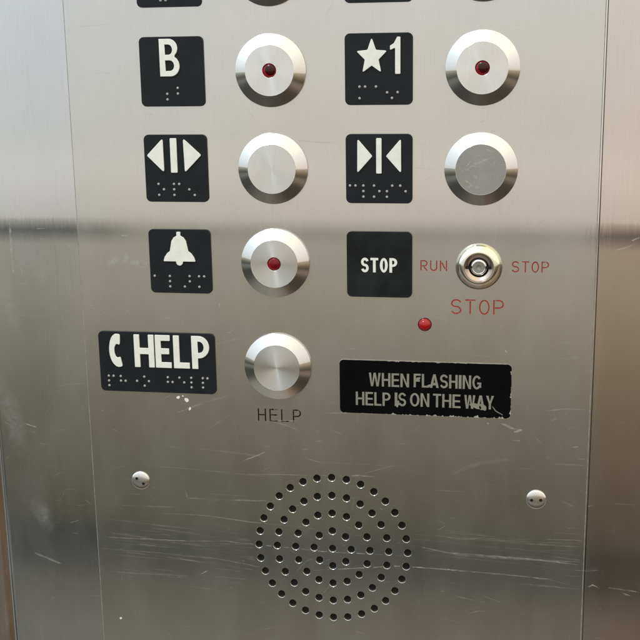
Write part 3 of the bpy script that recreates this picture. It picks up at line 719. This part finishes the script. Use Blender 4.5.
# ------------------------------------------------------------------ tactile tags
dot_proto = None
def dots(parent, px, pz, pts, d):
    global dot_proto
    for x, z in pts:
        if dot_proto is None:
            dot_proto = lathe('braille_dot', [(.68, 0), (.62, .25), (.48, .44), (.25, .54), (0, .58)], DOT_GREY, parent, n=20); o = dot_proto
        else:
            o = dot_proto.copy(); COL.objects.link(o); o.parent = parent
        o.location = Vector((x - px, -d, z - pz)) * MM
TT = 1.0
def tag(x, z, w, h, label, pts, mat=TAG_BLACK, r=2.6):
    t = thing('braille_tag', label, 'braille tag', x, z, 'black tactile tags on the panel')
    solid('tag_plate', [rrect(w, h, r, 6)], TT, mat, t, bevel=.18)
    dots(t, x, z, pts, TT - .01)
    return t
def sym(name, t, x, z, loops, label=None, r=.35, depth=.8, mat=None, bevel=.16):
    o = solid(name, [rounded([(a - x, c - z) for a, c in lp], r) if r else [(a - x, c - z) for a, c in lp] for lp in loops], depth, mat or TAG_WHITE, t, bevel=bevel, base_d=TT - .02)
    return o
LX, RX, TW, TH = -81.8, 23.4, 33.5, 34.6
tag(LX, Z4, TW, TH, 'black tag cut off by the top edge, above the B tag', [(-86, 165), (-86, 162.2), (-80.5, 165), (-83.4, 162.2)])
tag(RX, Z4, TW, TH, 'black tag cut off by the top edge, above the star 1 tag', [(18, 167.8), (18, 165), (23.5, 167.8)])

# B
t = tag(LX, Z3, TW, TH, 'black tag with raised white letter B and braille', [(-84.7, 116.3), (-84.7, 113.5), (-79.1, 119.2), (-79.1, 116.4)])
bx0, bx1, bz0, bz1 = -87.8, -77.5, 125.0, 143.5
bm_ = bz0 + 9.3
outer = [(bx0, bz0), (bx1 - 4.6, bz0)] + arc(bx1 - 4.7, bz0 + 5.1, 4.7, 5.1, -90, 62, 12)[1:] + arc(bx1 - 5.4, bz1 - 4.6, 4.6, 4.6, -48, 90, 12) + [(bx0, bz1)]
lowc = [(bx0 + 2.9, bz0 + 2.7), (bx1 - 5, bz0 + 2.7)] + arc(bx1 - 5, bz0 + 5.3, 2.2, 2.6, -90, 90, 8)[1:] + [(bx0 + 2.9, bz0 + 7.9)]
upc = [(bx0 + 2.9, bz0 + 10.7), (bx1 - 5.4, bz0 + 10.7)] + arc(bx1 - 5.5, bz1 - 5.3, 2.0, 2.5, -90, 90, 8)[1:] + [(bx0 + 2.9, bz1 - 2.8)]
sym('raised_letter', t, LX, Z3, [outer, lowc, upc], r=0.0)

# star 1
t = tag(RX, Z3, TW, TH, 'black tag with raised white star and number 1', [(13.9, 118.9), (16.7, 118.9), (13.9, 113.3), (22.1, 118.9), (27.6, 116.0), (32.8, 116.1), (30.0, 113.3)])
sc, sr = (20.1, 133.2), 9.1
star = [(sc[0] + (sr if k % 2 == 0 else sr * .45) * math.cos(PI / 2 + k * PI / 5) * .88, sc[1] + (sr if k % 2 == 0 else sr * .45) * math.sin(PI / 2 + k * PI / 5) * 1.02) for k in range(10)]
sym('raised_star', t, RX, Z3, [star], r=.5)
sym('raised_number', t, RX, Z3, [[(31.6, 124.9), (34.2, 124.9), (34.2, 142.6), (32.6, 142.6), (31.0, 139.6), (29.1, 138.4), (29.1, 136.3), (31.6, 137.4)]], r=.4)

# door open
t = tag(LX, Z2, TW, TH, 'black tag with white triangles pointing apart for door open', [(-91.6, 70.5), (-88.8, 67.7), (-91.5, 64.8), (-83.3, 70.5), (-80.5, 70.5), (-83.3, 67.7), (-83.3, 64.8), (-75.2, 67.7), (-72.4, 64.8)])
sym('raised_triangle', t, LX, Z2, [[(-97.0, 85.2), (-88.2, 94.0), (-88.0, 76.4)]], r=.7)
sym('raised_bar', t, LX, Z2, [[(-84.4, 94.0), (-80.9, 94.0), (-80.9, 76.4), (-84.4, 76.4)]], r=.5)
sym('raised_triangle', t, LX, Z2, [[(-77.4, 94.0), (-68.0, 85.4), (-77.0, 76.4)]], r=.7)

# door close
t = tag(RX, Z2, TW, TH, 'black tag with white triangles pointing inward for door close', [(8.7, 70.1), (11.5, 70.1), (15.5, 70.1), (15.5, 67.3), (15.5, 64.5), (20.9, 70.1), (20.9, 64.5), (23.6, 67.3), (27.4, 67.3), (27.4, 64.5), (30.1, 70.1), (34.1, 70.1), (36.8, 67.3)])
sym('raised_triangle', t, RX, Z2, [[(12.7, 93.6), (20.2, 84.9), (12.5, 76.3)]], r=.6)
sym('raised_bar', t, RX, Z2, [[(22.1, 93.8), (24.8, 93.8), (24.8, 76.2), (22.1, 76.2)]], r=.5)
sym('raised_triangle', t, RX, Z2, [[(34.5, 93.6), (27.0, 84.9), (34.6, 76.3)]], r=.6)

# bell
t = tag(LX, Z1, TW, TH - .6, 'black tag with raised white alarm bell and braille', [(-96.1, 21.9), (-87.8, 21.9), (-87.8, 19.1), (-87.8, 16.3), (-77.0, 22.0), (-77.0, 19.2), (-79.8, 16.4), (-71.9, 22.0), (-69.1, 22.0), (-71.9, 16.4)])
bcx = -82.0
half = [(1.1, 45.6), (1.0, 43.6), (2.7, 42.6), (3.9, 40.8), (4.5, 38.0), (5.0, 35.4), (6.6, 34.2), (8.0, 32.2), (8.7, 29.9), (1.9, 29.9)]
bell = [(bcx + a, c) for a, c in half] + arc(bcx, 29.5, 1.8, 1.8, -10, -170, 8) + [(bcx - a, c) for a, c in reversed(half)]
sym('raised_bell', t, LX, Z1, [bell], r=.45)

# stop
t = tag(RX, Z1, TW, TH - .6, 'smudged black tag with small white printed word STOP', [], TAG_GLOSS)
solid('printed_word', bold_word('STOP', 14.0 - RX, 32.6 - RX, 25.8 - Z1, 7.5, 1.4, .85, True), .12, TAG_WHITE, t, base_d=TT)

# help
t = tag(-97.3, Z0, 64.8, 33.5, 'wide black tag with white telephone handset and word HELP',
        [(-124.9, -34.0), (-122.2, -34.0), (-124.9, -36.7), (-124.9, -39.4), (-118.1, -34.0), (-118.1, -36.6), (-115.5, -36.6), (-109.0, -36.4), (-104.8, -33.9), (-104.8, -39.0), (-102.3, -36.4),
         (-91.6, -33.8), (-91.6, -36.4), (-89.0, -36.4), (-85.1, -33.8), (-82.5, -36.4), (-78.5, -33.7), (-78.5, -36.3), (-78.5, -39.0), (-72.1, -33.7), (-69.5, -33.7), (-72.1, -36.3), (-72.1, -38.9)])
TX, TZ = -97.3, Z0
phone = [(-119.9, -10.3), (-117.4, -10.6), (-117.5, -16.2), (-118.8, -15.6), (-120.2, -16.4), (-120.7, -19.2), (-120.2, -22.4), (-118.9, -23.4), (-117.6, -22.7), (-116.6, -28.0), (-119.4, -28.6), (-121.5, -27.2), (-123.2, -23.6), (-123.7, -19.4), (-123.2, -15.2), (-121.8, -11.8)]
def chaikin(p, n=2):
    for _ in range(n):
        q = []
        for a, b in zip(p, p[1:] + p[:1]): q += [(a[0] * .75 + b[0] * .25, a[1] * .75 + b[1] * .25), (a[0] * .25 + b[0] * .75, a[1] * .25 + b[1] * .75)]
        p = q
    return p
phone = [(-119.9, -10.2), (-118.6, -10.3), (-117.2, -10.5), (-117.3, -13.0), (-117.5, -16.5), (-118.8, -15.7), (-119.9, -16.2), (-120.6, -17.6), (-120.8, -19.4), (-120.6, -21.4), (-120.0, -23.0), (-118.9, -23.6), (-117.5, -22.8), (-117.0, -25.4), (-116.4, -28.2), (-117.8, -28.6), (-119.3, -28.7), (-121.0, -27.6), (-122.4, -25.6), (-123.3, -22.8), (-123.7, -19.6), (-123.4, -16.2), (-122.6, -13.2), (-121.4, -11.2)]
sym('raised_handset', t, TX, TZ, [chaikin(phone)], r=0)
zt, zb = -10.3, -28.4
def P4(x0, x1): return x0, x1
sym('raised_letter', t, TX, TZ, [[(-109.5, zb), (-106.4, zb), (-106.4, -21.1), (-101.5, -21.1), (-101.5, zb), (-98.4, zb), (-98.4, zt), (-101.5, zt), (-101.5, -17.7), (-106.4, -17.7), (-106.4, zt), (-109.5, zt)]], r=.3)
sym('raised_letter', t, TX, TZ, [[(-97.7, zb), (-88.9, zb), (-88.9, -25.3), (-94.5, -25.3), (-94.5, -20.8), (-90.0, -20.8), (-90.0, -17.6), (-94.5, -17.6), (-94.5, -13.4), (-89.4, -13.4), (-89.4, zt), (-97.7, zt)]], r=.3)
sym('raised_letter', t, TX, TZ, [[(-87.6, zb), (-78.8, zb), (-78.8, -25.2), (-84.3, -25.2), (-84.3, zt), (-87.6, zt)]], r=.3)
pr = 6.2
pout = [(-77.5, zb), (-74.1, zb), (-74.1, zt - 12.2), (-73.5, zt - 12.2)] + arc(-73.5, zt - 6.1, 5.7, 6.1, -90, 90, 14) + [(-77.5, zt)]
pin = [(-74.1, zt - 9.2), (-73.3, zt - 9.4)] + arc(-73.3, zt - 6.1, 2.5, 3.1, -90, 90, 10) + [(-74.1, zt - 3.0)]
sym('raised_letter', t, TX, TZ, [pout, pin], r=0.0)

# ------------------------------------------------------------------ the worn black sign
SX0, SX1, SZ0, SZ1 = 2.1, 91.3, -50.2, -21.2
sg = thing('warning_sign', 'worn black sign reading WHEN FLASHING HELP IS ON THE WAY', 'sign', (SX0 + SX1) / 2, (SZ0 + SZ1) / 2)
scx, scz = (SX0 + SX1) / 2, (SZ0 + SZ1) / 2
solid('sign_base', [rrect(SX1 - SX0 + .05, SZ1 - SZ0 + .5, 2.2, 6, 0, .1)], .14, SIGN_EDGE, sg)
out = []
rs = random.Random(3)
def rag(n, amp, prob): return [(-rs.uniform(.3, 1) * amp if rs.random() < prob else rs.uniform(-.1, .06)) for _ in range(n)]
hw, hh = (SX1 - SX0) / 2, (SZ1 - SZ0) / 2
nb = 150
def ragged(n, amp):
    return [-amp * max(0.0, .6 * math.sin(k * .31 + 1.3) + .5 * math.sin(k * .83) + rs.gauss(-.1, .55)) + rs.uniform(-.08, .08) for k in range(n)]
bt = ragged(nb, .75)
for k in range(nb + 1):                                       # bottom, left to right
    x = -hw + 2.2 + (2 * hw - 4.4) * k / nb; e = bt[min(k, nb - 1)]
    if x < -18: e *= .15
    out.append((x, -hh - e))
out += arc(hw - 2.2, -hh + 2.2, 2.1, 2.1, -80, -5, 4)
rt = ragged(44, .6)
for k in range(1, 44):                                        # right edge, upward
    z = -hh + 2.2 + (2 * hh - 4.4) * k / 44; out.append((hw + rt[k], z))
out += arc(hw - 2.2, hh - 2.2, 2.2, 2.2, 5, 85, 5)
tp = ragged(nb, .3)
for k in range(1, nb):                                        # top, right to left
    x = hw - 2.2 - (2 * hw - 4.4) * k / nb; e = tp[k]
    if x < -20 or x > 25: e *= .25
    out.append((x, hh + e))
out += arc(-hw + 2.2, hh - 2.2, 2.2, 2.2, 95, 175, 5)
out += arc(-hw + 2.2, -hh + 2.2, 2.2, 2.2, 185, 265, 5)
solid('black_face', [out], .1, SIGN_BLACK, sg, base_d=.13)
for txt, xa, xb, za in (('WHEN', 17.6, 38.7, -35.1), ('FLASHING', 41.1, 76.0, -34.9), ('HELP', 10.6, 29.0, -45.7), ('IS', 31.2, 37.2, -45.5), ('ON', 39.2, 49.3, -45.4), ('THE', 51.2, 65.5, -45.4), ('WAY', 67.4, 82.6, -45.5)):
    solid('sign_word', bold_word(txt, xa - scx, xb - scx, za - scz, 7.3, 1.14, .6), .06, SIGN_BASE, sg, base_d=.22)
for cx, cz, rx, rz, rot in ((32.6, -44.2, 1.0, 1.9, .1), (73.4, -43.9, 2.7, 1.5, -.25), (77.0, -44.6, 1.6, 1.9, .1), (43.4, -30.2, 1.1, .8, 0), (49.4, -33.9, 1.3, .7, .3)):
    V, Fc, Mi = [], [], []
    blob(V, Fc, Mi, 0, 0, rx, rz, .29, 0, rot=rot, jag=.35)
    finish('worn_patch', V, Fc, SIGN_BASE, sg, (cx - scx, 0, cz - scz))
for pts in ([(81.9, -43.8), (83.5, -46.2), (87.2, -48.3)],):
    V, Fc, Mi = [], [], []
    ribbons(V, Fc, Mi, [([(a - scx, b - scz) for a, b in pts], .35, 1)], .295, 0)
    finish('worn_scratch', V, Fc, SIGN_BASE, sg)

# ------------------------------------------------------------------ key switch
k = thing('key_switch', 'round keyhole lock between the engraved RUN and STOP', 'key switch', 73.8, 29.6)
lathe('collar', [(11.7, 0), (11.7, .7), (11.5, 1.1), (10.6, 2.3), (9.4, 3.5), (8.3, 4.3), (7.7, 4.55), (7.4, 4.5), (7.25, 4.2), (7.25, 1)], NICKEL, k, n=96, sharp=50)
lathe('barrel', [(7.2, 1), (7.2, 4.15), (7.0, 4.3), (6.7, 4.2), (5.1, 3.1), (4.95, 2.9), (4.9, -1)], COPPERY, k, n=96, sharp=40)
lathe('keyway', [(4.89, .2), (4.1, .2), (4.1, .1)], HOLE_DARK, k, n=48)
po = lathe('centre_post', [(4.05, -.5), (4.05, 2.8), (3.5, 3.35), (3.2, 3.45), (3.0, 3.3)], SCREW_STEEL, k, n=64, sharp=40)
lathe('post_face', [(3.05, 2.0), (3.05, 3.28), (1.2, 3.22), (.9, 2.9), (0, 2.8)], POST_STEEL, po, n=48, sharp=40)
for sx_, w_ in ((-1, 2.6), (1, 2.0)):
    solid('key_notch', [[(sx_ * 3.9, -.75), (sx_ * (4.0 + w_), -.6), (sx_ * (4.0 + w_), .6), (sx_ * 3.9, .75)][::sx_]], .9, HOLE_DARK, k, base_d=3.35)

# ------------------------------------------------------------------ red warning light
w = thing('warning_light', 'small bright red light above the black worn sign', 'light', 46.7, -1.1)
lathe('ring', [(3.55, 0), (3.55, .35), (3.4, .45), (3.25, .4), (3.2, .2)], BLACK_CORE, w, n=48)
lathe('lens', [(3.15, 0), (3.15, .7), (2.9, 1.5), (2.3, 2.2), (1.4, 2.7), (.6, 2.88), (0, 2.9)], RED_LED, w, n=48)

# ------------------------------------------------------------------ spanner screws with two drilled holes
def screw(x, z, rot, label):
    s = thing('panel_screw', label, 'screw', x, z, 'two hole screws holding the faceplate')
    R0, r0, off = 5.2, .85, 2.35
    circ = [(R0 * math.cos(2 * PI * k / 64), R0 * math.sin(2 * PI * k / 64)) for k in range(64)]
    hl = [[(sg_ * off + r0 * math.cos(2 * PI * k / 20), r0 * math.sin(2 * PI * k / 20)) for k in range(20)] for sg_ in (-1, 1)]
    vs, ed, fill = [], [], []
    for lp in [circ] + hl:
        b = len(vs); vs += [Vector(p) for p in lp]; ed += [(b + i, b + (i + 1) % len(lp)) for i in range(len(lp))]
    for rr in (.9, 1.8, 2.7, 3.5, 4.1, 4.6, 4.95):
        m_ = max(8, int(rr * 12))
        for i in range(m_):
            p = (rr * math.cos(2 * PI * i / m_), rr * math.sin(2 * PI * i / m_))
            if all(math.dist(p, (q * off, 0)) > r0 + .2 for q in (-1, 1)): vs.append(Vector(p))
    vo, eo, fo, *_r = delaunay_2d_cdt(vs, ed, [], 0, 1e-6)
    def dome(x, y):
        q = min(1.0, math.hypot(x, y) / R0); return .5 + .95 * (1 - q ** 2.4) ** .6
    V = [(v.x, dome(v.x, v.y), v.y) for v in vo]; Fc = []
    for f in fo:
        c = sum((vo[i] for i in f), Vector((0, 0))) / 3
        if any(math.dist(c, (q * off, 0)) < r0 * .97 for q in (-1, 1)): continue
        Fc.append(tuple(f))
    def ring(lp, d0, d1):
        b = len(V); n = len(lp)
        for x_, y_ in lp: V.append((x_, d0 if d0 is not None else dome(x_, y_), y_))
        for x_, y_ in lp: V.append((x_, d1, y_))
        for i in range(n): Fc.append((b + i, b + (i + 1) % n, b + n + (i + 1) % n, b + n + i))
    ring(circ, None, 0)
    for lp in hl: ring(lp, None, -.4)
    h = finish('screw_head', V, Fc, SCREW_STEEL, s, smooth=True, sharp=50)
    for q in (-1, 1): lathe('drive_hole', [(r0 - .01, .9), (0, .9)], HOLE_DARK, s, (q * off, 0, 0), n=20)
    s.rotation_euler = (0, rot, 0)
    return s
screw(-110.3, -94.2, math.radians(38), 'domed steel screw with two slanting holes, left of the speaker')
screw(105.5, -94.0, math.radians(-4), 'domed steel screw with two level holes, right of the speaker')
